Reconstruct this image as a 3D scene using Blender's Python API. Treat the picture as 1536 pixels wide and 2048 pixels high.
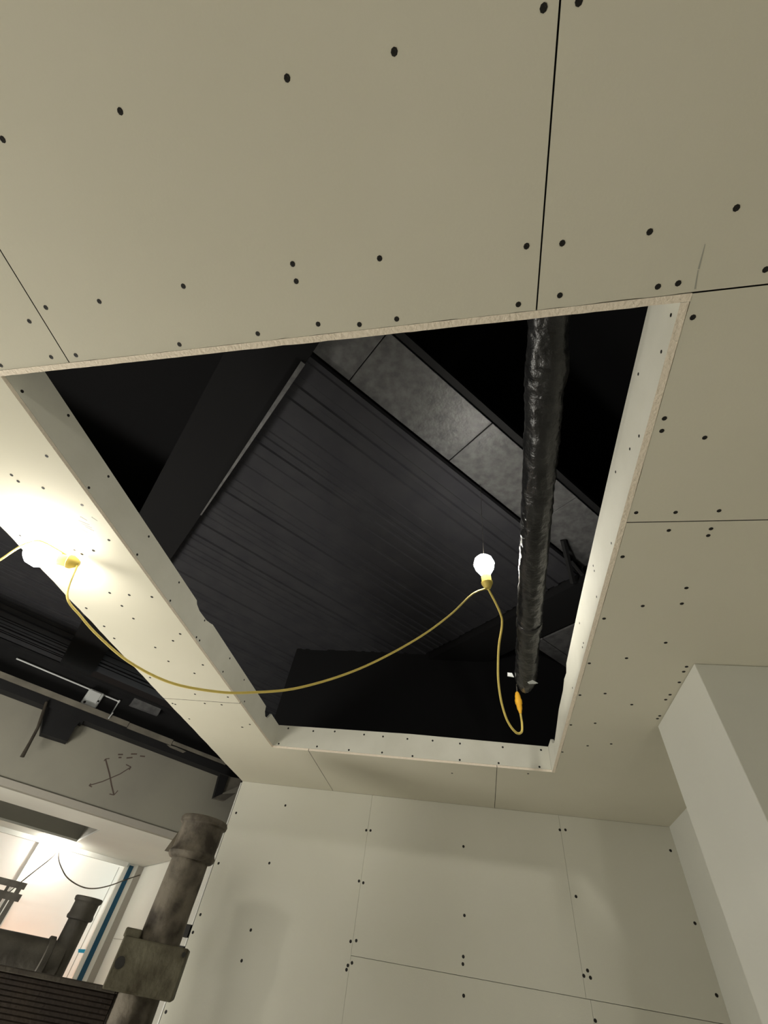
import bpy, math, random
from mathutils import Vector, Matrix, noise
random.seed(7)
S = bpy.context.scene
COL = S.collection
for o in list(bpy.data.objects):
    bpy.data.objects.remove(o)

# ------------------------------------------------------------------ camera
CZ = 1.5                       # eye height; all "relative" heights below count from it
FPX = 845.736                  # focal length in pixels of the 1536x2048 frame
RM = ((0.98076124, 0.14297041, 0.13291668),      # camera right in world axes
      (-0.02527053, 0.768143, -0.63977944),      # camera down
      (-0.19356855, 0.624112, 0.75697782))       # camera forward
cam_data = bpy.data.cameras.new('camera')
cam_data.sensor_fit = 'HORIZONTAL'
cam_data.sensor_width = 36.0
cam_data.lens = FPX / 1536 * 36.0
cam_data.clip_start = 0.02
cam = bpy.data.objects.new('camera', cam_data)
COL.objects.link(cam)
r, d, f = (Vector(v) for v in RM)
cam.matrix_world = Matrix(((r.x, -d.x, -f.x, 0), (r.y, -d.y, -f.y, 0), (r.z, -d.z, -f.z, CZ), (0, 0, 0, 1)))
S.camera = cam

# ------------------------------------------------------------------ world, exposure, lamps outside the frame
S.view_settings.view_transform = 'Standard'
S.view_settings.look = 'None'
S.view_settings.exposure = 2.0
S.view_settings.gamma = 1.0
S.view_settings.use_curve_mapping = False
w = bpy.data.worlds.new('night')
S.world = w
w.use_nodes = True
w.node_tree.nodes['Background'].inputs[0].default_value = (0.9, 0.9, 1.0, 1)
w.node_tree.nodes['Background'].inputs[1].default_value = 0.004

BULB = 46.0                    # radiance of the string-light bulbs
LAMPCOL = (1.0, 0.96, 0.86)

def lamp(name, loc, energy, color, radius):
    l = bpy.data.lights.new(name, 'POINT')
    l.energy = energy; l.color = color; l.shadow_soft_size = radius
    o = bpy.data.objects.new(name, l)
    o.location = (loc[0], loc[1], loc[2] + CZ)
    COL.objects.link(o)
    return o

# ------------------------------------------------------------------ pixel -> place helpers
D1 = Vector((0.68475, 0.72878, 0)).normalized()   # the building grid runs askew to the room
D2 = Vector((-D1.y, D1.x, 0))
UP = Vector((0, 0, 1))
def ray(px, py):
    a, b = (px - 768) / FPX, (py - 1024) / FPX
    return Vector([RM[0][i] * a + RM[1][i] * b + RM[2][i] for i in range(3)])
def onx(px, py, x): q = ray(px, py); return q * (x / q.x)
def ony(px, py, y): q = ray(px, py); return q * (y / q.y)
def onz(px, py, z): q = ray(px, py); return q * (z / q.z)
def onv(px, py, v): q = ray(px, py); return q * (v / q.dot(D2))
def onu(px, py, u): q = ray(px, py); return q * (u / q.dot(D1))
def UV(u, v, z): return D1 * u + D2 * v + UP * z
def uv(p): return (p.dot(D1), p.dot(D2), p.z)

# unseen lamps placed outside the frame from shadow edges and brightness
work_lamp = lamp('work_lamp', (1.0, -3.7, -0.77), 21.0, LAMPCOL, 0.10)
floor_lamp = lamp('work_lamp', (-3.2, 1.5, -0.7), 54.0, LAMPCOL, 0.45)
sheet_backlight_warm = lamp('sheet_backlight', UV(0.85, 8.25, -0.55), 20.0, (1.0, 0.42, 0.2), 0.25)  # unseen, added behind the plastic sheeting to tint it orange
sheet_backlight_cool = lamp('sheet_backlight', UV(1.75, 8.4, 0.45), 15.0, (0.85, 1.0, 0.95), 0.25)  # unseen, added to give the sheeting's right side a cool tint
sheet_backlight_white = lamp('sheet_backlight', UV(-0.5, 8.9, -0.1), 25.0, (1.0, 0.97, 0.9), 0.25)  # unseen, added to backlight the left pane

# ------------------------------------------------------------------ materials
def mat(name, color, rough=0.8, var=None, scale=6.0, bump=0.0, bscale=40.0, metal=0.0, spec=0.3, detail=4.0, lo=0.35, hi=0.65):
    m = bpy.data.materials.new(name); m.use_nodes = True
    nt = m.node_tree; b = nt.nodes['Principled BSDF']
    b.inputs['Base Color'].default_value = (*color, 1)
    b.inputs['Roughness'].default_value = rough
    b.inputs['Metallic'].default_value = metal
    b.inputs['Specular IOR Level'].default_value = spec
    tc = nt.nodes.new('ShaderNodeNewGeometry')
    if var:
        n = nt.nodes.new('ShaderNodeTexNoise'); n.inputs['Scale'].default_value = scale; n.inputs['Detail'].default_value = detail
        nt.links.new(tc.outputs['Position'], n.inputs['Vector'])
        rp = nt.nodes.new('ShaderNodeValToRGB')
        rp.color_ramp.elements[0].position = lo; rp.color_ramp.elements[0].color = (*color, 1)
        rp.color_ramp.elements[1].position = hi; rp.color_ramp.elements[1].color = (*var, 1)
        nt.links.new(n.outputs['Fac'], rp.inputs[0]); nt.links.new(rp.outputs[0], b.inputs['Base Color'])
    if bump:
        n2 = nt.nodes.new('ShaderNodeTexNoise'); n2.inputs['Scale'].default_value = bscale; n2.inputs['Detail'].default_value = 5
        nt.links.new(tc.outputs['Position'], n2.inputs['Vector'])
        bp = nt.nodes.new('ShaderNodeBump'); bp.inputs['Strength'].default_value = bump; bp.inputs['Distance'].default_value = 0.01
        nt.links.new(n2.outputs['Fac'], bp.inputs['Height']); nt.links.new(bp.outputs[0], b.inputs['Normal'])
    return m
def emit(name, color, strength):
    m = bpy.data.materials.new(name); m.use_nodes = True
    nt = m.node_tree; nt.nodes.clear()
    e = nt.nodes.new('ShaderNodeEmission'); e.inputs[0].default_value = (*color, 1); e.inputs[1].default_value = strength
    o = nt.nodes.new('ShaderNodeOutputMaterial'); nt.links.new(e.outputs[0], o.inputs[0])
    return m
def sheet_mat(name, color):
    m = bpy.data.materials.new(name); m.use_nodes = True
    nt = m.node_tree; nt.nodes.clear()
    t = nt.nodes.new('ShaderNodeBsdfTranslucent'); t.inputs[0].default_value = (*color, 1)
    g = nt.nodes.new('ShaderNodeBsdfPrincipled'); g.inputs['Base Color'].default_value = (*color, 1); g.inputs['Roughness'].default_value = 0.35
    x = nt.nodes.new('ShaderNodeMixShader'); x.inputs[0].default_value = 0.45
    geo = nt.nodes.new('ShaderNodeNewGeometry')
    n = nt.nodes.new('ShaderNodeTexNoise'); n.inputs['Scale'].default_value = 2.5; n.inputs['Detail'].default_value = 2
    mp = nt.nodes.new('ShaderNodeMapping'); mp.inputs['Scale'].default_value = (0.5, 0.5, 2.0)
    nt.links.new(geo.outputs['Position'], mp.inputs[0]); nt.links.new(mp.outputs[0], n.inputs['Vector'])
    bp = nt.nodes.new('ShaderNodeBump'); bp.inputs['Strength'].default_value = 0.5; bp.inputs['Distance'].default_value = 0.05
    nt.links.new(n.outputs['Fac'], bp.inputs['Height']); nt.links.new(bp.outputs[0], g.inputs['Normal'])
    o = nt.nodes.new('ShaderNodeOutputMaterial')
    nt.links.new(t.outputs[0], x.inputs[1]); nt.links.new(g.outputs[0], x.inputs[2]); nt.links.new(x.outputs[0], o.inputs[0])
    return m
M = dict(
    board=mat('drywall_paper', (0.60, 0.575, 0.47), 0.85, (0.63, 0.605, 0.50), 1.4, 0.04, 160),
    wallboard=mat('wall_paper', (0.60, 0.59, 0.51), 0.85, (0.64, 0.63, 0.555), 1.1, 0.04, 160),
    plaster=mat('white_plaster', (0.66, 0.66, 0.60), 0.8, (0.62, 0.62, 0.57), 1.3, 0.03, 120),
    liner=mat('liner_paper', (0.66, 0.65, 0.57), 0.8, (0.60, 0.59, 0.51), 5.0, 0.05, 90),
    gypsum=mat('gypsum_core', (0.86, 0.77, 0.64), 0.95, (0.82, 0.73, 0.60), 90, 0.5, 120),
    joint=mat('joint_dark', (0.06, 0.055, 0.045), 0.95),  # dark tone of the backing and the sheet edges at joints
    screw=mat('screw_black', (0.012, 0.011, 0.009), 0.6),
    black=mat('black_paint', (0.0075, 0.0075, 0.0085), 0.75, (0.011, 0.011, 0.012), 4),
    void=mat('void_black', (0.006, 0.006, 0.007), 0.95),
    deck=mat('deck_black', (0.028, 0.028, 0.034), 0.85, (0.036, 0.036, 0.041), 7),
    plate=mat('plate_dark', (0.085, 0.085, 0.088), 0.4, (0.14, 0.14, 0.142), 18, 0.25, 45),
    flange=mat('flange_pale', (0.20, 0.185, 0.15), 0.7, (0.13, 0.12, 0.10), 6),  # paler grey-brown than the black beam
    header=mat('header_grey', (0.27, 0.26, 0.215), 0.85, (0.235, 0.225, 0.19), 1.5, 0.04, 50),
    foil=mat('duct_jacket', (0.014, 0.0145, 0.015), 0.3, (0.03, 0.03, 0.031), 14, 0.7, 32, metal=0.35, spec=0.6),
    cord=mat('cord_yellow', (0.78, 0.62, 0.17), 0.5),
    plug=mat('plug_yellow', (0.80, 0.42, 0.03), 0.5),
    bulb=emit('bulb_glow', LAMPCOL, BULB), bulb_far=emit('bulb_glow_far', LAMPCOL, 90.0), walljoint=mat('wall_joint', (0.30, 0.29, 0.25), 0.9),
    white=mat('white_plastic', (0.62, 0.64, 0.64), 0.5),
    whitemark=mat('white_detail', (0.32, 0.34, 0.35), 0.6),
    iron=mat('rusty_iron', (0.125, 0.108, 0.083), 0.75, (0.028, 0.022, 0.015), 8, 0.5, 40, detail=6, lo=0.42, hi=0.62),
    iron2=mat('dark_iron', (0.105, 0.097, 0.082), 0.6, (0.06, 0.054, 0.045), 9, 0.3, 40),
    clamp=mat("clamp_olive", (0.105, 0.097, 0.066), 0.75, (0.035, 0.028, 0.014), 9, 0.4, 50),
    brown=mat('brown_ribbed', (0.022, 0.015, 0.0095), 0.85, (0.015, 0.010, 0.007), 8, 0.3, 60),
    ledge=mat('ledge_dark', (0.05, 0.043, 0.032), 0.8, (0.03, 0.024, 0.018), 12, 0.3, 60),
    frame=mat('frame_white', (0.72, 0.72, 0.68), 0.6),
    greyframe=mat('frame_grey', (0.34, 0.32, 0.28), 0.7),
    blue=mat('blue_film', (0.008, 0.065, 0.12), 0.5),
    tape=mat('tape_blue', (0.05, 0.48, 0.80), 0.6),
    sheet=sheet_mat('plastic_sheet', (0.80, 0.80, 0.78)),
    steel=mat('galvanised', (0.33, 0.33, 0.31), 0.5, metal=0.3),
    floor=mat('concrete', (0.36, 0.34, 0.30), 0.85, (0.28, 0.265, 0.235), 2.0, 0.2, 15),
    ink=mat('marker_ink', (0.088, 0.065, 0.054), 0.8),
    pencil=mat('pencil', (0.36, 0.36, 0.31), 0.8),
)

# ------------------------------------------------------------------ mesh helpers (relative coordinates)
class MB:
    def __init__(self): self.v = []; self.f = []
    def add(self, vs, fs):
        n = len(self.v); self.v += [Vector(q) for q in vs]; self.f += [tuple(i + n for i in t) for t in fs]
        return self
    def box(self, c, ax, ay, az):
        c = Vector(c)
        vs = [c + ax * i + ay * j + az * k for k in (-1, 1) for j in (-1, 1) for i in (-1, 1)]
        return self.add(vs, [(0, 2, 3, 1), (4, 5, 7, 6), (0, 1, 5, 4), (2, 6, 7, 3), (0, 4, 6, 2), (1, 3, 7, 5)])
    def aab(self, x0, x1, y0, y1, z0, z1):
        return self.box(((x0 + x1) / 2, (y0 + y1) / 2, (z0 + z1) / 2), Vector(((x1 - x0) / 2, 0, 0)), Vector((0, (y1 - y0) / 2, 0)), Vector((0, 0, (z1 - z0) / 2)))
    def uvb(self, u0, u1, v0, v1, z0, z1):
        return self.box(UV((u0 + u1) / 2, (v0 + v1) / 2, (z0 + z1) / 2), D1 * ((u1 - u0) / 2), D2 * ((v1 - v0) / 2), UP * ((z1 - z0) / 2))
    def prism(self, pts, ext):
        pts = [Vector(q) for q in pts]; n = len(pts); ext = Vector(ext)
        nrm = sum(((pts[i]).cross(pts[(i + 1) % n]) for i in range(n)), Vector())
        if nrm.dot(ext) > 0: pts.reverse()
        return self.add(pts + [q + ext for q in pts], [tuple(range(n)), tuple(range(2 * n - 1, n - 1, -1))] + [(i, i + n, (i + 1) % n + n, (i + 1) % n) for i in range(n)])
    def tube(self, pts, rad, seg=10, cap=True):
        pts = [Vector(q) for q in pts]; n = len(pts)
        rad = rad if isinstance(rad, (list, tuple)) else [rad] * n
        t0 = (pts[1] - pts[0]).normalized()
        ref = UP if abs(t0.z) < 0.9 else Vector((1, 0, 0))
        nn = (ref - t0 * ref.dot(t0)).normalized()
        vs = []
        for i, q in enumerate(pts):
            t = (pts[min(i + 1, n - 1)] - pts[max(i - 1, 0)]).normalized()
            nn = (nn - t * nn.dot(t)).normalized(); bb = t.cross(nn)
            for k in range(seg):
                a = 2 * math.pi * k / seg
                vs.append(q + (nn * math.cos(a) + bb * math.sin(a)) * rad[i])
        fs = [(i * seg + k, i * seg + (k + 1) % seg, (i + 1) * seg + (k + 1) % seg, (i + 1) * seg + k) for i in range(n - 1) for k in range(seg)]
        if cap: fs += [tuple(range(seg - 1, -1, -1)), tuple((n - 1) * seg + k for k in range(seg))]
        return self.add(vs, fs)
    def lathe(self, c, prof, seg=28, axis=UP, closed=False):
        axis = Vector(axis).normalized(); c = Vector(c)
        ref = Vector((1, 0, 0)) if abs(axis.z) > 0.9 else UP
        a1 = (ref - axis * ref.dot(axis)).normalized(); a2 = axis.cross(a1)
        vs = [c + axis * z + (a1 * math.cos(2 * math.pi * k / seg) + a2 * math.sin(2 * math.pi * k / seg)) * rr for rr, z in prof for k in range(seg)]
        n = len(prof)
        fs = [(i * seg + k, i * seg + (k + 1) % seg, (i + 1) * seg + (k + 1) % seg, (i + 1) * seg + k) for i in range(n - 1) for k in range(seg)]
        if not closed: fs += [tuple(range(seg - 1, -1, -1)), tuple((n - 1) * seg + k for k in range(seg))]
        else: fs += [((n - 1) * seg + k, (n - 1) * seg + (k + 1) % seg, (k + 1) % seg, k) for k in range(seg)]
        return self.add(vs, fs)
WORLD = {}
def build(name, mb, m, parent=None, smooth=False, bevel=0.0, mats=None, face_mat=None):
    lo = Vector([min(q[i] for q in mb.v) for i in range(3)]); hi = Vector([max(q[i] for q in mb.v) for i in range(3)])
    c = (lo + hi) / 2
    me = bpy.data.meshes.new(name)
    me.from_pydata([q - c for q in mb.v], [], mb.f); me.update()
    for x in ([m] if mats is None else mats): me.materials.append(M[x])
    if face_mat:
        for p in me.polygons: p.material_index = face_mat(p.normal, p.center + c)
    if smooth:
        for p in me.polygons: p.use_smooth = True
        me.set_sharp_from_angle(angle=math.radians(40))
    o = bpy.data.objects.new(name, me); COL.objects.link(o)
    wp = c + UP * CZ
    WORLD[o.name] = wp
    o.location = wp
    if parent:
        o.parent = parent; o.location = wp - WORLD[parent.name]
    if bevel:
        b = o.modifiers.new('bevel', 'BEVEL'); b.width = bevel; b.segments = 2; b.limit_method = 'ANGLE'
    return o
def empty(name, loc):
    o = bpy.data.objects.new(name, None); COL.objects.link(o); o.empty_display_size = 0.1
    WORLD[o.name] = Vector(loc) + UP * CZ; o.location = WORLD[o.name]
    return o
def tag(o, label=None, cat=None, group=None, kind=None):
    for k, x in (('label', label), ('category', cat), ('group', group), ('kind', kind)):
        if x: o[k] = x
    return o
def struct(o, label=None, cat=None): return tag(o, label, cat, None, 'structure')

# screw heads: one mesh per facing and size, shared
_sm = {}
def screw(parent, p, nrm, rad):
    key = (tuple(round(x) for x in nrm), round(rad, 4))
    if key not in _sm:
        mb = MB().lathe((0, 0, 0), [(rad * 1.0, -0.0005), (rad * 0.92, 0.0007), (rad * 0.45, 0.0009), (rad * 0.35, 0.0004)], 8, nrm)
        me = bpy.data.meshes.new('screw'); me.from_pydata(mb.v, [], mb.f); me.update(); me.materials.append(M['screw']); _sm[key] = me
    o = bpy.data.objects.new('screw', _sm[key]); COL.objects.link(o)
    o.parent = parent; o.location = Vector(p) + UP * CZ - WORLD[parent.name]
def zpx(x0, y0, s, pts): return [(x0 + x * s, y0 + y * s) for x, y in pts]
def inside(p, poly):
    c = False; n = len(poly)
    for i in range(n):
        (x1, y1), (x2, y2) = poly[i], poly[(i + 1) % n]
        if (y1 > p[1]) != (y2 > p[1]) and p[0] < (x2 - x1) * (p[1] - y1) / (y2 - y1) + x1: c = not c
    return c
def rag(a, b, n, amp, seed):
    """points from a to b (2-D), edge slightly uneven"""
    a = Vector((a[0], a[1], 0)); b = Vector((b[0], b[1], 0)); t = (b - a).normalized(); nn = Vector((-t.y, t.x, 0))
    out = []
    for i in range(n):
        q = a.lerp(b, i / n)
        if i: q = q + nn * amp * (noise.noise(Vector((i * 0.37 + seed, seed * 3.1, 0))) + 0.6 * noise.noise(Vector((i * 1.3 + seed, 5.0, 0))))
        out.append((q.x, q.y))
    return out

# ================================================================== SETTING
H = 1.02                                     # ceiling underside above the eye
X0, X1, Y0, Y1 = -1.303, 0.460, 0.284, 2.828  # the cut-out in the ceiling
XL, XR, YB, YN = -1.797, 1.238, 3.56, -6.0    # soffit edge, right wall, back wall, wall behind

# floor and the walls that close the place
fl = build('floor', MB().add([(-9, -6.2, -CZ), (3, -6.2, -CZ), (3, 9.2, -CZ), (-9, 9.2, -CZ), (-9, -6.2, -CZ - .1), (3, -6.2, -CZ - .1), (3, 9.2, -CZ - .1), (-9, 9.2, -CZ - .1)],
      [(0, 1, 2, 3), (7, 6, 5, 4), (0, 4, 5, 1), (1, 5, 6, 2), (2, 6, 7, 3), (3, 7, 4, 0)]), 'floor')
struct(fl, 'bare grey concrete floor below the frame', 'floor')
struct(build('wall_near', MB().aab(-9, XR + .1, YN - .1, YN, -CZ, 3.2), 'wallboard'), 'drywall wall behind the viewer', 'wall')
struct(build('wall_left', MB().aab(-9.1, -9, YN - .1, 9.2, -CZ, 3.2), 'wallboard'), 'distant wall beyond the open left area', 'wall')

# ceiling: dark furring layer with the sheets screwed under it
bk = MB()
Zb0, Zb1 = H + 0.0135, H + 0.03
bk.aab(XL + .01, XR, YN, Y0 - .002, Zb0, Zb1)
bk.aab(XL + .01, X0 - .02, Y0, YB, Zb0, Zb1)
bk.aab(X1 + .002, XR, Y0, YB, Zb0, Zb1)
bk.aab(X0 - .018, X1, Y1 + .02, YB, Zb0, Zb1)
ceil = struct(build('ceiling', bk, 'joint'), 'drywall ceiling with a big rectangular hole cut in it', 'ceiling')
g = 0.0016
sx0, sx1 = -1.055, 0.158
sheets = [
    ('A', [(XL, YN), (sx0 - g, YN), (sx0 - g, Y0)] + rag((sx0 - g, Y0), (XL, Y0), 10, .001, 1)[1:] + [(XL, Y0)]),
    ('B', [(sx0 + g, -2.16), (sx1 - g, -2.16)] + rag((sx1 - g, Y0), (sx0 + g, Y0), 60, .0016, 2) + [(sx0 + g, Y0)]),
    ('B2', [(sx0 + g, YN), (sx1 - g, YN), (sx1 - g, -2.163), (sx0 + g, -2.163)]),
    ('C', [(sx1 + g, -2.16), (XR, -2.16), (XR, Y0 - g)] + rag((X1, Y0 - g), (sx1 + g, Y0), 14, .0014, 3) + [(sx1 + g, Y0)]),
    ('C2', [(sx1 + g, YN), (XR, YN), (XR, -2.163), (sx1 + g, -2.163)]),
    ('D', [(X1, Y0 + g), (XR, Y0 + g), (XR, .905 - g)] + rag((X1, .905 - g), (X1, Y0 + g), 24, .0022, 4)),
    ('E', [(XR, .905 + g), (XR, YB), (.134 + g, YB), (.134 + g, Y1), (X1, Y1)] + rag((X1, Y1), (X1, .905 + g), 50, .0018, 5)[1:] + [(X1, .905 + g)]),
    ('F', [(XL, Y0 + g), (X0, Y0 + g)] + [(X0, 2.232 - .002)] + rag((XL, 2.232 - .002), (XL, Y0 + g), 60, .005, 6)),
    ('G', [(X0, 2.232 + .002), (X0, Y1), (-1.05 - g, Y1), (-1.05 - g, YB), (XL, YB)] + rag((XL, YB), (XL, 2.232 + .002), 30, .004, 7)[1:] + [(XL, 2.232 + .002)]),
    ('H', [(-1.05 + g, Y1), (.134 - g, Y1), (.134 - g, YB), (-1.05 + g, YB)]),
]
sheet_obj = []
def edge_mat(n, c):
    if abs(n.z) > .5: return 0
    on_x = (abs(c.x - X0) < .006 or abs(c.x - X1) < .006) and Y0 - .01 < c.y < Y1 + .01
    on_y = (abs(c.y - Y0) < .006 or abs(c.y - Y1) < .006) and X0 - .01 < c.x < X1 + .01
    return 1 if on_x or on_y or abs(c.x - XL) < .01 else 2
for nm, poly in sheets:
    clean = [poly[0]]
    for q in poly[1:]:
        if (Vector(q) - Vector(clean[-1])).length > 1e-5: clean.append(q)
    o = build('drywall_sheet', MB().prism([(x, y, H) for x, y in clean], (0, 0, .0125)), None, ceil, mats=['board', 'gypsum', 'joint'], face_mat=edge_mat)
    sheet_obj.append((o, clean))
ceil_px = (zpx(0, 0, 512 / 1380, [(15, 752), (648, 600), (988, 1543), (535, 1625), (247, 1658), (158, 1732), (276, 1925), (409, 1915), (967, 1857), (5, 1970)]) +
    zpx(512, 0, 512 / 1498, [(182, 457), (809, 303), (214, 1545), (235, 1646), (723, 1512), (10, 1953), (363, 1897), (605, 1899), (823, 1867)]) +
    zpx(1000, 0, 536 / 1536, [(250, 45), (452, 8), (152, 1411), (357, 1394), (858, 1329), (1355, 1192), (1523, 1545), (905, 1643), (1021, 1624), (343, 1693), (105, 1745), (1105, 1819)]) +
    zpx(1100, 650, 436 / 1488, [(781, 638), (763, 723), (1056, 769), (588, 1281), (857, 1279), (1154, 1268), (811, 1402), (1099, 1391), (1080, 1437), (495, 1582), (931, 1795), (633, 1918), (900, 1902), (369, 2004)]) +
    zpx(1100, 1200, 436 / 1536, [(815, 301), (539, 410), (277, 446), (962, 470), (942, 505), (911, 580), (846, 667), (815, 702), (388, 659), (211, 670), (576, 737), (757, 836), (773, 816), (147, 880), (318, 868), (87, 1071), (431, 1014), (265, 1027)]) +
    zpx(0, 700, 500 / 1536, [(287, 652), (71, 768), (112, 807), (265, 848), (504, 953), (669, 1168), (574, 1232), (457, 1229), (503, 1254), (124, 1140), (674, 1492), (794, 1505), (933, 1517), (749, 1572), (530, 1586), (820, 1650)]) +
    zpx(0, 1040, 500 / 1536, [(640, 653), (702, 727), (1063, 742), (954, 783), (1107, 700), (1035, 868), (1246, 890), (1195, 942), (922, 968), (1198, 1070), (1400, 1088), (1258, 1127), (1362, 1135), (1060, 1127), (1077, 1132), (1163, 1222), (1490, 1273)]) +
    zpx(400, 1300, 600 / 1536, [(255, 381), (215, 395)]) + zpx(800, 1050, 500 / 1536, [(787, 1528), (320, 1525)]))
for px, py in ceil_px:
    p = onz(px, py, H)
    for o, poly in sheet_obj:
        if inside((p.x, p.y), poly):
            screw(o, p, (0, 0, -1), 0.0062 if p.y < 1.0 else 0.0068); break

# boards lining the cut-out
ZT = 1.162
near_top = [(X1 - .017, H + .125), (X0, H + .125)]
near_liner = build('drywall_liner', MB().prism([(x, y, H - .001) for x, y in [(X0 - .3, Y0 + .0005), (X1, Y0 + .0005)] + rag((X1, Y0 + .0165), (X0 - .3, Y0 + .0165), 90, .0012, 8)] , (0, 0, .06)), None, ceil, mats=['liner', 'gypsum'], face_mat=lambda n, c: 1 if abs(n.z) > .5 else 0)
yz = [(Y0 + .017, H - .001), (Y1, H - .001), (Y1, 1.160), (2.70, 1.150), (2.66, 1.112), (2.60, 1.088), (2.45, 1.110), (2.30, 1.136), (2.12, 1.140), (2.04, 1.158), (1.97, 1.150), (1.93, 1.176), (1.52, 1.186), (1.1, 1.188), (.7, 1.187), (Y0 + .017, 1.18)]
right_liner = build('drywall_liner', MB().prism([(X1 - .0175, y, z) for y, z in yz], (.0165, 0, 0)), None, ceil, mats=['liner', 'gypsum'], face_mat=lambda n, c: 1 if n.z < -.5 else 0)
yz = [(Y0 + .017, H + .0135), (Y1, H + .0135), (Y1, ZT), (2.66, ZT), (2.64, 1.135), (2.62, 1.115), (2.585, 1.112), (2.56, 1.13), (2.55, ZT - .002), (1.68, ZT), (1.665, 1.156), (1.62, 1.144), (1.54, 1.141), (1.50, 1.150), (1.485, ZT), (Y0 + .017, ZT - .006)]
left_liner = build('drywall_liner', MB().prism([(X0, y, z) for y, z in yz], (-.0125, 0, 0)), 'liner', ceil)
far_liner = build('drywall_liner', MB().prism([(x, Y1, z) for x, z in ((X0, H + .0135), (X1 - .018, H + .0135), (X1 - .018, 1.160), (-.4, 1.172), (X0, ZT + .002))], (0, .0125, 0)), 'liner', ceil)
for px, py in zpx(1100, 650, 436 / 1488, [(760, 182), (603, 335), (608, 758), (545, 846), (448, 1003), (419, 1490), (295, 1643), (303, 1678), (318, 1855)]) + zpx(1000, 0, 536 / 1536, [(980, 1806)]) + zpx(1100, 1200, 436 / 1536, [(236, 303), (229, 333), (158, 619), (208, 163)]):
    screw(right_liner, onx(px, py, X1 - .0175), (-1, 0, 0), 0.0045)
for px, py in zpx(0, 700, 500 / 1536, [(136, 254), (420, 402), (546, 846), (666, 777), (914, 1146), (843, 1257), (1100, 1428), (1046, 1540), (1257, 1662)]) + zpx(0, 1040, 500 / 1536, [(1207, 720), (1226, 740), (1412, 850), (1370, 932), (1500, 982), (1502, 1115)]):
    screw(left_liner, onx(px, py, X0), (1, 0, 0), 0.0055)
for px, py in zpx(400, 1300, 600 / 1536, [(452, 401), (580, 415), (690, 417), (840, 433), (937, 443), (1062, 455), (1191, 464), (1331, 479), (403, 480), (599, 494), (762, 512), (932, 525), (1088, 543), (1330, 563), (1529, 579)]) + zpx(800, 1050, 500 / 1536, [(631, 1365), (866, 1382), (857, 1486)]):
    screw(far_liner, ony(px, py, Y1), (0, -1, 0), 0.0065)
# light pencil scuffs beside the lamp on the left soffit
fsheet = sheet_obj[7][0]
for (ax, ay), (bx, by) in [((160, 1033), (174, 1041)), ((157, 1041), (179, 1050)), ((163, 1047), (184, 1056)), ((162, 1058), (175, 1065)), ((170, 1053), (188, 1062)), ((183, 1034), (195, 1042))]:
    a = onz(ax, ay, H); b = onz(bx, by, H); t = (b - a).normalized() * 1; n = Vector((-t.y, t.x, 0)) * .003
    build('pencil_scuff', MB().prism([a - n, b - n * .4, b + n * .4, a + n], (0, 0, -.0004)), 'pencil', fsheet)

csheet = sheet_obj[3][0]
for (ax, ay), (bx, by) in [((1390, 578), (1396, 540)), ((1397, 538), (1410, 488))]:
    a = onz(ax, ay, H); b = onz(bx, by, H); n = Vector((.0016, 0, 0))
    build('pencil_line', MB().prism([a - n, b - n * .4, b + n * .4, a + n], (0, 0, -.0004)), 'pencil', csheet)
# back wall of drywall sheets
wb = struct(build('wall_back', MB().aab(XL + .03, XR + .1, YB + .0135, YB + .10, -CZ, H + .012), 'walljoint'), 'drywall back wall with screw dots below the ceiling', 'wall')
g2 = .0006
wsheets = [(XL, -.745 - g2, -CZ, H), (-.745 + g2, .556 - g2, .19 + g2, H), (.556 + g2, XR, .19 + g2, H), (-.745 + g2, .577 - g2, -CZ, .19 - g2), (.577 + g2, XR, -CZ, .19 - g2)]
wobj = []
for x0, x1, z0, z1 in wsheets:
    wobj.append((build('drywall_sheet', MB().aab(x0, x1, YB, YB + .0125, z0, z1 - .001), 'wallboard', wb), (x0, x1, z0, z1)))
for px, py in (zpx(400, 1300, 600 / 1536, [(437, 796), (185, 834), (95, 1092), (355, 1091), (851, 923), (873, 924), (814, 1183), (836, 1192), (1349, 1006), (1354, 1359), (260, 1434), (213, 1591), (771, 1492), (800, 1488), (757, 1615), (750, 1637), (778, 1602), (1348, 1570), (1346, 1608), (1350, 1770), (2, 1355)]) +
        zpx(936, 1300, 600 / 1536, [(470, 921), (499, 921), (527, 1270), (553, 1262), (612, 1641), (593, 1668), (627, 1678), (1037, 1027), (1162, 1399), (1273, 1768), (652, 1898)]) + zpx(200, 1600, 300 / 1371, [(849, 1210), (602, 1937)])):
    p = ony(px, py, YB)
    for o, (x0, x1, z0, z1) in wobj:
        if x0 <= p.x <= x1 and z0 <= p.z <= z1: screw(o, p, (0, -1, 0), 0.0085); break
# steel stud standing proud of the wall's free end
st = build('end_stud', MB().aab(XL - .012, XL + .03, YB + .03, YB + .09, -CZ, H + .01), 'steel', wb)
for px, py in ((375, 1862), (358, 1905)):
    p = ony(px, py, YB + .05)
    build('stud_clip', MB().aab(XL - .07, XL - .010, YB + .035, YB + .075, p.z - .03, p.z + .03), 'screw', wb)
build('corner_bead', MB().aab(XL - .030, XL - .022, YB + .035, YB + .05, -CZ, H), 'frame', wb)

# right wall and the boxed pier in front of it
struct(build('wall_right', MB().aab(XR, XR + .1, YN, YB + .1, -CZ, H + .2), 'plaster'), 'white right hand wall behind the boxed pier', 'wall')
struct(build('wall_pier', MB().aab(.842, XR + .001, 1.638, 2.172, -CZ, H - .0005), 'plaster', bevel=.003), 'white boxed pier standing out from the right wall', 'wall')

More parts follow.
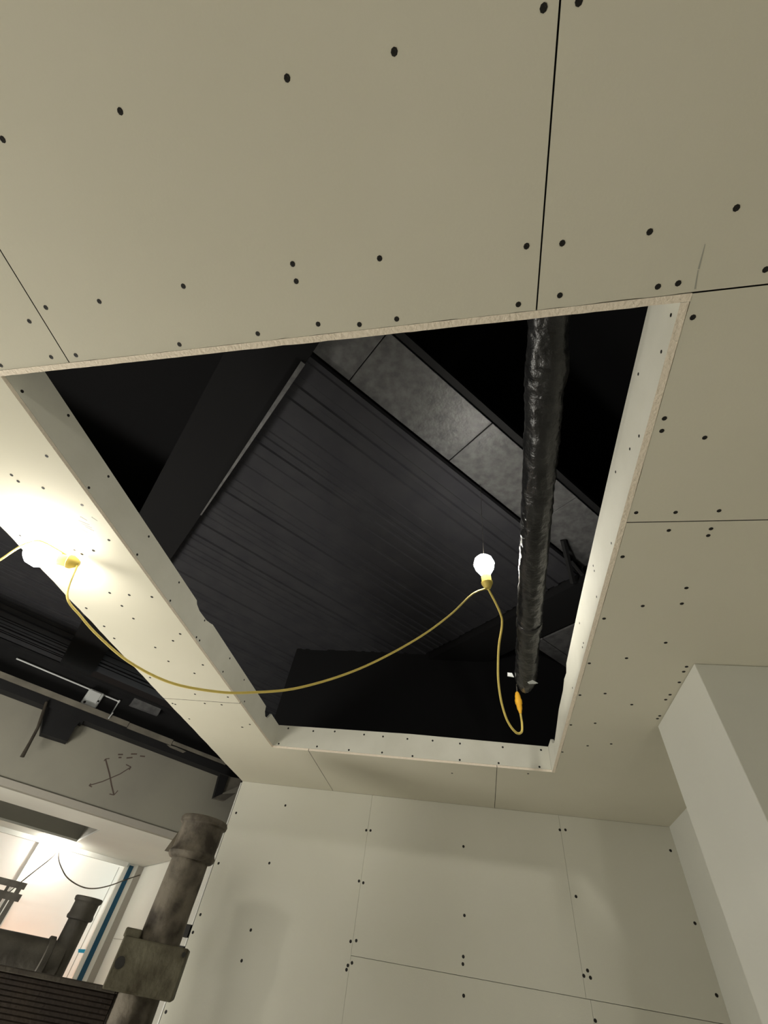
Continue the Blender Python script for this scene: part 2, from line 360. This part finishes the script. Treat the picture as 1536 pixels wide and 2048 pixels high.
# black space above: high slab, upper walls
struct(build('ceiling_slab', MB().aab(-9, 3, YN, 9.2, 3.2, 3.3), 'void'), 'black painted slab high above the hole', 'ceiling')
struct(build('wall_upper_back', MB().aab(XL + .04, XR + .6, YB + .11, YB + .2, H, 3.2), 'void'), 'black wall above the drywall back wall', 'wall')
struct(build('wall_upper_right', MB().aab(XR + .5, XR + .6, YN, YB + .1, H, 3.2), 'void'), 'black wall above the right hand ceiling', 'wall')
bpy.context.view_layer.update()

# ================================================================== ABOVE THE HOLE
def deck(u0, u1, v0, v1, z, label):
    e = build('metal_deck', MB().uvb(u0, u1, v0, v1, z + .03, z + .07), 'deck')
    struct(e, label, 'ceiling deck')
    v = v0 + .03; rng = random.Random(5)
    while v < v1 - .16:
        wv = rng.choice((.035, .05, .05, .08, .11, .14)); dp_ = rng.choice((.006, .008, .012))
        q = [UV(u0, v, z + .03), UV(u0, v + .008, z + .03 - dp_), UV(u0, v + wv - .008, z + .03 - dp_), UV(u0, v + wv, z + .03)]
        build('deck_rib', MB().prism(q, D1 * (u1 - u0)), 'deck', e)
        v += wv + rng.choice((.02, .03, .05))
    return e
deck(-.03, 2.38, 1.12, 6.4, 2.25, 'black ribbed metal deck seen through the ceiling hole')
deck(-4.2, -.40, 3.4, 8.6, 2.25, 'black ribbed metal deck above the open left area')
# beam along D2 on the deck's left side
b = empty('steel_beam', UV(-.16, 3.5, 2.17)); tag(b, 'black steel beam along the left edge of the ribbed deck', 'beam')
build('bottom_flange', MB().uvb(-.40, -.03, .2, 8.6, 2.165, 2.185), 'void', b)
build('web', MB().uvb(-.20, -.14, .2, 8.6, 2.185, 2.5), 'black', b)
build('edge_strip', MB().prism([UV(-.052, 1.11, 2.150), UV(-.026, 1.11, 2.150), UV(-.026, 2.6, 2.150), UV(-.036, 2.6, 2.150)], UP * .014), 'plate', b)
# cladding plates along D1
cl = empty('beam_cladding', UV(1, .93, 2.33)); tag(cl, 'row of dark grey plates beside the ribbed deck', 'cladding')
for u0, u1 in ((-.30, .22), (.225, 1.022), (1.028, 1.82), (1.826, 2.62)):
    build('plate', MB().uvb(u0, u1, .745, 1.112, 2.33, 2.345), 'plate', cl, bevel=.003)
build('edge_angle', MB().uvb(-.30, 2.62, .70, .742, 2.345, 2.42), 'black', cl)
# second run of plates, far right
c2 = empty('beam_cladding', UV(2.3, 2.2, 2.2)); tag(c2, 'dim grey plates past the end of the insulated duct', 'cladding')
pA, pB, pC, pD = (uv(onz(*q, 2.2)) for q in ((1065, 1286), (1148, 1252), (1121, 1333), (1090, 1281)))
ue0 = (pA[0] + pB[0]) / 2
for v0, v1 in ((pD[1] + .004, pD[1] + .12), (pD[1] - .6, pD[1] - .004)):
    build('plate', MB().uvb(ue0, ue0 + .55, v0, v1, 2.2, 2.215), 'plate', c2)
build('beam_side', MB().uvb(ue0 - .38, ue0 - .01, pD[1] - .9, pD[1] + 1.6, 2.215, 2.5), 'void', c2)

# insulated duct
random.seed(3)
du = empty('insulated_duct', (.275, 1.2, 1.19)); tag(du, 'black wrinkled insulated duct crossing the hole on the right', 'duct')
n, seg = 220, 40
a, e = onz(1078, 950, 1.19), onz(1050, 1374, 1.19)
dirv = (e - a).normalized()
st_ = a - dirv * 1.5
mb = MB(); L = (e - st_).length; vs = []
side = dirv.cross(UP).normalized()
for i in range(n + 1):
    t = i / n; c = st_ + dirv * (L * t)
    for k in range(seg):
        th = 2 * math.pi * k / seg
        nn = side * math.cos(th) + UP * math.sin(th)
        s = L * t
        wr = .0045 * noise.noise(Vector((s * 9, math.cos(th) * 1.2, math.sin(th) * 1.2))) + .0075 * abs(noise.noise(Vector((s * 30, math.cos(th) * 2.2 + 4, math.sin(th) * 2.2)))) + .002 * noise.noise(Vector((s * 70, th * 3, 0)))
        rr = (.0502 + wr)
        if abs(s - (1.5 - .36)) < .05: rr += .004
        if t > .97: rr *= 1 - (t - .97) * 12
        vs.append(c + nn * rr)
mb.add(vs, [(i * seg + k, i * seg + (k + 1) % seg, (i + 1) * seg + (k + 1) % seg, (i + 1) * seg + k) for i in range(n) for k in range(seg)] + [tuple(range(seg - 1, -1, -1)), tuple(n * seg + k for k in range(seg))])
build('jacket', mb, 'foil', du, smooth=True)
for s in (1.14, 2.3):
    c = st_ + dirv * s
    build('tape_band', MB().lathe(c - dirv * .02, [(.053, 0), (.056, .004), (.056, .036), (.053, .04)], 32, dirv), 'foil', du, smooth=True)
c = st_ + dirv * .55
for s in (-.058, .058):
    build('hanger_rod', MB().tube([c + side * s + UP * 0, c + side * s + UP * 2.02], .004, 6), 'black', du)
build('hanger_strap', MB().tube([c + side * (.058 * math.cos(q)) + UP * (.058 * math.sin(q)) for q in [math.pi + math.pi * k / 14 for k in range(15)]], .004, 6), 'black', du)
# white flecks standing in for bright light through gaps near the duct's end
def flat(name, px, plane, m, thick, parent=None):
    return build(name, MB().prism([plane(*q) for q in px], thick), m, parent)
flat('light_gap_fleck', [(1015, 1345), (1024, 1346), (1028, 1354), (1015, 1352)], lambda x, y: ony(x, y, 2.12), 'white', (0, .004, 0), du)
flat('light_gap_fleck', [(1055, 1364), (1065, 1360), (1076, 1366), (1066, 1367), (1058, 1367)], lambda x, y: ony(x, y, 1.97), 'white', (0, .004, 0), du)
# diagonal brace and bracket beside the duct
br = empty('steel_brace', onz(1135, 1130, 2.1)); tag(br, 'dark diagonal brace under the deck right of the duct', 'brace')
build('strut', MB().tube([onz(1126, 1080, 2.32), onz(1146, 1165, 2.2)], .022, 6), 'black', br)
build('cross_strut', MB().tube([onz(1142, 1122, 2.26), onz(1165, 1150, 2.2)], .014, 6), 'black', br)

# ================================================================== STRING LIGHT
LB = onz(80, 1108, .965); RB = onz(968, 1128, 1.53)
sl = empty('string_light', (LB + RB) / 2); tag(sl, 'yellow cord string light with two glowing bulbs hanging across the hole', 'string light')
def smooth_path(pts, n=8):
    out = []
    for i in range(len(pts) - 1):
        p0, p1, p2, p3 = pts[max(i - 1, 0)], pts[i], pts[i + 1], pts[min(i + 2, len(pts) - 1)]
        for k in range(n):
            t = k / n
            out.append(.5 * ((2 * p1) + (p2 - p0) * t + (2 * p0 - 5 * p1 + 4 * p2 - p3) * t * t + (3 * p1 - p0 - 3 * p2 + p3) * t ** 3))
    return out + [pts[-1]]
def bulb(c, axis, parent, rad=.052, glow='bulb'):
    axis = Vector(axis).normalized()
    prof = [(.004, -rad), (rad * .45, -rad * .9), (rad * .8, -rad * .6), (rad, 0), (rad * .85, rad * .55), (rad * .55, rad * 1.0), (rad * .42, rad * 1.25)]
    bo = build('bulb', MB().lathe(c, prof, 24, axis), glow, parent, smooth=True)
    so = build('socket', MB().lathe(c, [(.020, rad * 1.25), (.024, rad * 1.3), (.024, rad * 1.9), (.028, rad * 1.95), (.028, rad * 2.15), (.018, rad * 2.5), (.010, rad * 2.7)], 16, axis), 'cord', parent, smooth=True)
    return c + axis * rad * 2.6
LS = bulb(LB, (.72, .45, .10), sl)
RS = bulb(RB, (.10, .25, -1), sl)
nn = Vector((-(RB - LB).y, (RB - LB).x, 0))
def onp(px, py): q = ray(px, py); return q * (nn.dot(LB) / nn.dot(q))
pts = [LS] + [onp(*q) for q in ((134, 1190), (162, 1233), (200, 1275), (260, 1325), (340, 1365), (430, 1383), (500, 1385), (600, 1375), (720, 1337), (830, 1280), (900, 1230), (945, 1188))] + [RS]
build('cord', MB().tube(smooth_path(pts), .0042, 8), 'cord', sl, smooth=True)
path = [(1000, 1225), (1004, 1250), (998, 1290), (996, 1330), (997, 1365), (1003, 1405), (1015, 1442), (1032, 1465), (1043, 1464), (1044, 1448), (1041, 1428)]
pts = [RS] + [ony(x, y, 1.72 + (2.36 - 1.72) * i / (len(path) - 1)) for i, (x, y) in enumerate(path)]
build('cord', MB().tube(smooth_path(pts), .0055, 8), 'cord', sl, smooth=True)
ca, cb = ony(1041, 1427, 2.36), ony(1034, 1384, 2.36)
ax = (cb - ca); ln = ax.length
build('plug', MB().lathe(ca, [(.007, 0), (.009, ln * .1), (.014, ln * .22), (.015, ln * .4), (.019, ln * .45), (.019, ln * .62), (.016, ln * .66), (.015, ln * .8), (.010, ln * .95), (.006, ln)], 14, ax), 'plug', sl, smooth=True)
build('cord', MB().tube([cb, ony(1033, 1370, 2.38), onz(1040, 1355, 1.17)], .003, 6), 'iron2', sl)
pts = [LS + Vector((-.02, -.01, .01)), onz(88, 1085, .985), onz(62, 1085, .975), onz(34, 1097, .955), onz(0, 1120, .93), onz(-60, 1160, .90), onz(-160, 1215, .93)]
build('cord', MB().tube(smooth_path(pts), .0046, 8), 'cord', sl, smooth=True)
build('tie_wire', MB().tube([RB + UP * .02, RB + Vector((.01, .02, .72))], .0012, 5), 'iron2', sl)

# ================================================================== OPEN AREA ON THE LEFT
ZS = .80                                       # underside of the far soffit
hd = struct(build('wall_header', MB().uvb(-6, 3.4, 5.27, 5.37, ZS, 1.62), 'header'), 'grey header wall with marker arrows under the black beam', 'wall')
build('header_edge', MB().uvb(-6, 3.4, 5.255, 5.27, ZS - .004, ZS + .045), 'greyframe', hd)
def stroke(px, wd, parent, v=5.2695):
    P = [onv(*q, v) for q in px]
    for a, b in zip(P[:-1], P[1:]):
        t = (b - a).normalized(); n_ = t.cross(D2) * wd
        build('marker_stroke', MB().prism([a - n_, b - n_, b + n_, a + n_], -D2 * .0006), 'ink', parent)
stroke([(211, 1518), (219, 1548), (223, 1570), (228, 1590)], .006, hd)
stroke([(208, 1522), (211, 1518), (219, 1517)], .004, hd); stroke([(219, 1588), (228, 1590), (236, 1581)], .004, hd)
stroke([(178, 1571), (205, 1563), (240, 1548), (262, 1534)], .0045, hd)
stroke([(182, 1567), (178, 1571), (184, 1574)], .004, hd); stroke([(252, 1529), (262, 1534), (258, 1540)], .004, hd)
for a, b in (((236, 1509), (246, 1509)), ((237, 1515), (243, 1515)), ((253, 1516), (265, 1515)), ((262, 1508), (274, 1508)), ((280, 1512), (290, 1513))): stroke([a, b], .006, hd)

# far soffit with its recessed slot
so = MB()
so.uvb(-6, 1.86, 5.37, 5.99, ZS, ZS + .02); so.uvb(-6, 1.86, 7.15, 7.75, ZS, ZS + .02); so.uvb(.90, 1.86, 5.99, 7.15, ZS, ZS + .02)
so = struct(build('ceiling_soffit', so, 'plaster'), 'white lower soffit with a dark slot above the shop window', 'ceiling')
build('slot_side', MB().uvb(-6, .90, 7.15, 7.17, ZS + .02, ZS + .5), 'header', so)
build('slot_end', MB().uvb(.90, .92, 5.99, 7.15, ZS + .02, ZS + .5), 'header', so)
build('slot_top', MB().uvb(-6, .92, 5.97, 7.17, ZS + .5, ZS + .52), 'void', so)
# return wall at the soffit's right end
wr = struct(build('wall_return', MB().uvb(1.875, 1.975, 4.0, 7.8, -CZ, ZS + .02), 'plaster'), 'white return wall beside the shop window', 'wall')
build('joint_line', MB().uvb(1.8735, 1.8755, 5.4, 7.6, .13, .137), 'pencil', wr)
# shop window closed with plastic sheeting
VW = 7.65
wn = struct(build('window_1', MB().uvb(-6, 1.66, VW - .05, VW + .05, ZS - .045, ZS), 'frame'), 'shop window covered with translucent plastic sheeting', 'window')
build('jamb', MB().uvb(1.64, 1.675, VW - .02, VW + .05, -CZ, ZS - .04), 'frame', wn)
build('blue_film', MB().uvb(1.69, 1.745, VW - .028, VW - .02, -CZ, ZS - .02), 'blue', wn)
build('jamb', MB().uvb(1.675, 1.80, VW - .02, VW + .05, -CZ, ZS), 'frame', wn)
build('jamb', MB().uvb(1.80, 1.875, VW - .03, VW + .05, -CZ, ZS), 'greyframe', wn)
um = uv(onv(97, 1690, VW))[0]; ul = uv(onv(75, 1700, VW))[0]
build('mullion', MB().uvb(ul - .03, um, VW - .05, VW + .05, -CZ, ZS - .04), 'frame', wn)
build('plastic_sheet', MB().uvb(um, 1.645, VW, VW + .002, -CZ, ZS - .04), 'sheet', wn)
build('plastic_sheet', MB().uvb(-6, ul - .03, VW, VW + .002, -CZ, ZS - .04), 'sheet', wn)
build('sheet_wrinkle', MB().uvb(1.58, 1.585, VW - .004, VW, -CZ, ZS - .06), 'pencil', wn)
tp = build('tape_strip', MB().prism([onv(*q, VW - .004) for q in ((157, 1898), (179, 1899), (177, 1907), (156, 1905))], -D2 * .002), 'tape'); tag(tp, 'short light blue tape strip on the plastic sheeting', 'tape')

# far string light under the soffit
FB = onv(116, 1692, 7.38)
fs = empty('string_light', FB); tag(fs, 'distant small string light glowing below the white soffit', 'string light')
FS = bulb(FB, (0, 0, 1), fs, .035, 'bulb_far')
build('cord', MB().tube(smooth_path([FS] + [onv(*q, 7.38) for q in ((112, 1705), (98, 1720), (75, 1738), (40, 1766), (10, 1792))]), .006, 6), 'iron', fs)
build('cord', MB().tube(smooth_path([FS] + [onv(*q, 7.38) for q in ((117, 1712), (126, 1742), (140, 1760), (165, 1774), (190, 1777), (220, 1771), (250, 1760), (280, 1750))]), .006, 6), 'iron', fs)

# black channel beam under the left deck, with conduit and box
bb = empty('steel_beam', UV(0, 5.15, 1.4)); tag(bb, 'black channel beam with a grey-brown lip above the grey header', 'beam')
build('web', MB().uvb(-6, 3.2, 5.22, 5.262, 1.47, 1.75), 'black', bb)
build('bottom_flange', MB().uvb(-6, 3.2, 5.12, 5.262, 1.395, 1.468), 'black', bb)
build('lip', MB().uvb(-6, .53, 5.118, 5.135, 1.470, 1.520), 'flange', bb)
build('lip', MB().uvb(.535, 1.0, 5.118, 5.135, 1.462, 1.515), 'flange', bb)
build('lip', MB().uvb(1.005, 1.62, 5.118, 5.135, 1.475, 1.508), 'flange', bb)
build('top_flange', MB().uvb(-6, 3.2, 5.12, 5.262, 1.75, 1.77), 'black', bb)
build('scuffed_patch', MB().prism([onv(*q, 5.119) for q in ((333, 1489), (352, 1494), (372, 1503), (366, 1506), (340, 1495))], -D2 * .001), 'flange', bb)
cd = empty('conduit', UV(-.16, 5.21, 1.69)); tag(cd, 'thin white conduit along the black beam turning down at its end', 'conduit')
q0, q1, q2 = onv(33, 1317, 5.21), onv(238, 1403, 5.21), onv(217, 1437, 5.10)
build('pipe_run', MB().tube([q0, q1], .007, 8), 'white', cd)
build('pipe_drop', MB().tube([q1, UV(uv(q1)[0], 5.205, 1.545), UV(uv(q1)[0], 5.108, 1.535), q2], .006, 8), 'white', cd)
build('elbow', MB().lathe(q1 - UP * .012, [(.009, 0), (.011, .004), (.011, .02), (.009, .024)], 12), 'white', cd)
jb = empty('junction_box', onv(185, 1397, 5.19)); tag(jb, 'small white junction box mounted on the black beam', 'box')
jc = uv(onv(186, 1396, 5.19))
build('body', MB().uvb(jc[0] - .075, jc[0] + .075, 5.165, 5.22, 1.535, 1.685), 'white', jb, bevel=.015)
build('cover', MB().uvb(jc[0] - .05, jc[0] + .05, 5.158, 5.166, 1.575, 1.67), 'white', jb, bevel=.004)
build('knockout', MB().lathe(UV(jc[0] - .045, 5.166, 1.552), [(.012, 0), (.012, .004)], 12, -D2), 'screw', jb)
build('knockout', MB().lathe(UV(jc[0] + .058, 5.166, 1.60), [(.009, 0), (.009, .004)], 12, -D2), 'screw', jb)
pl = build('metal_plate', MB().prism([onv(*q, 5.16) for q in ((260, 1409), (272, 1392), (326, 1411), (316, 1430))], D2 * .05), 'plate'); tag(pl, 'dull grey metal plate right of the white conduit', 'plate')
# black box and bent rod hanging below the beam
hb = empty('hanging_box', onv(110, 1450, 5.2)); tag(hb, 'black box hanging under the beam against the header', 'box')
pz = [onv(*q, 5.14) for q in ((90, 1405), (163, 1440), (150, 1455), (135, 1483), (82, 1466))]
build('body', MB().prism(pz, D2 * .115), 'black', hb)
build('bracket', MB().prism([onv(*q, 5.13) for q in ((92, 1400), (170, 1436), (165, 1446), (88, 1410))], D2 * .12), 'black', hb)
rd = build('bent_rod', MB().tube([onv(*q, 5.10) for q in ((93, 1404), (84, 1432), (76, 1455), (60, 1485), (44, 1514))], [.012, .014, .012, .012, .016], 8), 'ledge', smooth=True); tag(rd, 'dark bent rod hanging left of the black box', 'rod')
# bracket by the wall's free end
bk2 = empty('steel_bracket', onv(440, 1580, 5.0)); tag(bk2, 'black angled bracket beside the free end of the back wall', 'bracket')
build('upright', MB().prism([onv(*q, 5.0) for q in ((440, 1548), (457, 1553), (444, 1590), (427, 1597))], D2 * .05), 'black', bk2)
build('foot', MB().prism([onv(*q, 4.95) for q in ((427, 1596), (444, 1588), (472, 1586), (450, 1601))], D2 * .05), 'iron2', bk2)
build('arm', MB().prism([onv(*q, 5.02) for q in ((452, 1552), (484, 1558), (478, 1572), (446, 1586))], D2 * .03), 'flange', bk2)

# ================================================================== PIPES, BOARD AND RACK
PK = 3.0 / 2.6
PX, PY = -1.460, 2.621
dp = empty('drain_pipe', (PX, PY, -CZ)); tag(dp, 'large stained cast iron pipe with open hub, clamped near the wall', 'pipe')
seg, rows = 36, 70
vs = []
for i in range(rows + 1):
    z = -CZ + (.39 + CZ) * i / rows
    for k in range(seg):
        th = 2 * math.pi * k / seg
        rr = .0935 + .002 * noise.noise(Vector((math.cos(th) * 2, math.sin(th) * 2, z * 8)))
        vs.append(Vector((PX + rr * math.cos(th), PY + rr * math.sin(th), z)))
build('barrel', MB().add(vs, [(i * seg + k, i * seg + (k + 1) % seg, (i + 1) * seg + (k + 1) % seg, (i + 1) * seg + k) for i in range(rows) for k in range(seg)] + [tuple(range(seg - 1, -1, -1)), tuple(rows * seg + k for k in range(seg))]), 'iron', dp, smooth=True)
hub = build('hub', MB().lathe((PX, PY, 0), [(.0935, .367), (.110, .371), (.119, .380), (.121, .392), (.116, .400), (.111, .408), (.111, .510), (.115, .516), (.125, .520), (.128, .534), (.122, .546), (.101, .546), (.101, .41)], 40), 'iron', dp, smooth=True)
th = math.radians(205)
ct, sn = math.cos(th), math.sin(th)
build('hub_lug', MB().prism([(PX + .108 * ct, PY + .108 * sn, .49), (PX + .142 * ct, PY + .142 * sn, .385), (PX + .108 * ct, PY + .108 * sn, .385)], (.009, -.014, 0)), 'iron', hub)
tA = (Vector((-1.166, 2.285, 0)) - Vector((-1.72, 2.04, 0))).normalized(); nA = Vector((-tA.y, tA.x, 0))
cc = Vector((PX, PY, 0))
cl2 = build('clamp', MB().box(cc + UP * -.014, tA * .146, nA * .108, UP * .080), 'clamp', dp, bevel=.006)
build('clamp_lip', MB().box(cc - tA * .118 + UP * .078, tA * .036, nA * .09, UP * .016), 'clamp', cl2, bevel=.006)
build('bolt_hole', MB().lathe(cc - tA * .117 - nA * .1085 + UP * -.014, [(.020, 0), (.020, .002)], 14, -nA), 'screw', cl2)
build('bolt', MB().lathe(cc + tA * .132 - nA * .109 + UP * .046, [(.009, 0), (.009, .004)], 6, -nA), 'screw', cl2)
# ribbed board left of it
o0 = Vector((-1.558, 2.521, 0))
gb = empty('ribbed_board', o0 - tA * .6 - UP * CZ); tag(gb, 'dark brown ribbed board left of the big stained pipe', 'board')
def along(s, dpt, z): return o0 + tA * s + nA * dpt + UP * z
def bbox(s0, s1, d0, d1, z0, z1): return MB().box(along((s0 + s1) / 2, (d0 + d1) / 2, (z0 + z1) / 2), tA * ((s1 - s0) / 2), nA * ((d1 - d0) / 2), UP * ((z1 - z0) / 2))
build('top_ledge', bbox(-1.1, .038, -.014, .034, -.102, -.086), 'ledge', gb, bevel=.003)
build('backing', bbox(-1.1, .038, .005, .034, -CZ, -.102), 'brown', gb)
for k in range(60):
    z = -.106 - .0145 * k
    build('rib', bbox(-1.1, .038, .001, .005, z - .0105, z), 'brown', gb, bevel=.001)
# second pipe with branch
vp = empty('vent_pipe', (-2.13, 2.903, -CZ)); tag(vp, 'thin dark hub pipe with a level branch before the shop window', 'pipe')
PX, PY = -2.13, 2.903
build('barrel', MB().lathe((PX, PY, 0), [(.053, -CZ), (.053, .11)], 28), 'iron2', vp, smooth=True)
build('hub', MB().lathe((PX, PY, 0), [(.053, .098), (.066, .102), (.069, .112), (.064, .125), (.064, .168), (.072, .174), (.074, .188), (.070, .192), (.058, .192), (.058, .12)], 28), 'iron2', vp, smooth=True)
bc = Vector((PX, PY, -.058))
build('branch', MB().tube([bc, bc - D1 * .2, bc - D1 * .9], .072, 24), 'iron2', vp, smooth=True)
build('tee_collar', MB().lathe(bc - D1 * .06, [(.074, 0), (.084, .004), (.084, .03), (.074, .034)], 24, -D1), 'iron2', vp, smooth=True)
# metal rack in front of the window
VR = 5.6
ra, rb_ = uv(onv(52, 1772, VR)), uv(onv(52, 1797, VR))
z1, z2, ue = ra[2], rb_[2], ra[0]
rk = empty('metal_rack', UV(ue - .6, VR, -CZ)); tag(rk, 'dark metal rack with close bars at the left edge', 'rack')
build('rail', MB().uvb(ue - 1.4, ue, VR - .02, VR + .02, z1 - .025, z1 + .015), 'iron2', rk)
build('rail', MB().uvb(ue - 1.4, ue + .01, VR - .02, VR + .02, z2 - .03, z2 + .015), 'iron2', rk)
build('post', MB().uvb(ue - .055, ue - .02, VR - .018, VR + .018, -CZ, z1), 'iron2', rk)
build('post', MB().uvb(ue - 1.35, ue - 1.31, VR - .018, VR + .018, -CZ, z1), 'iron2', rk)
for k in range(1, 29):
    u = ue - .03 - k * .046
    build('bar', MB().uvb(u - .011, u + .011, VR - .012, VR + .012, -1.0, z1 if k % 5 == 2 else z2), 'iron2', rk)
build('rail', MB().uvb(ue - 1.4, ue, VR - .02, VR + .02, -1.04, -.99), 'iron2', rk)
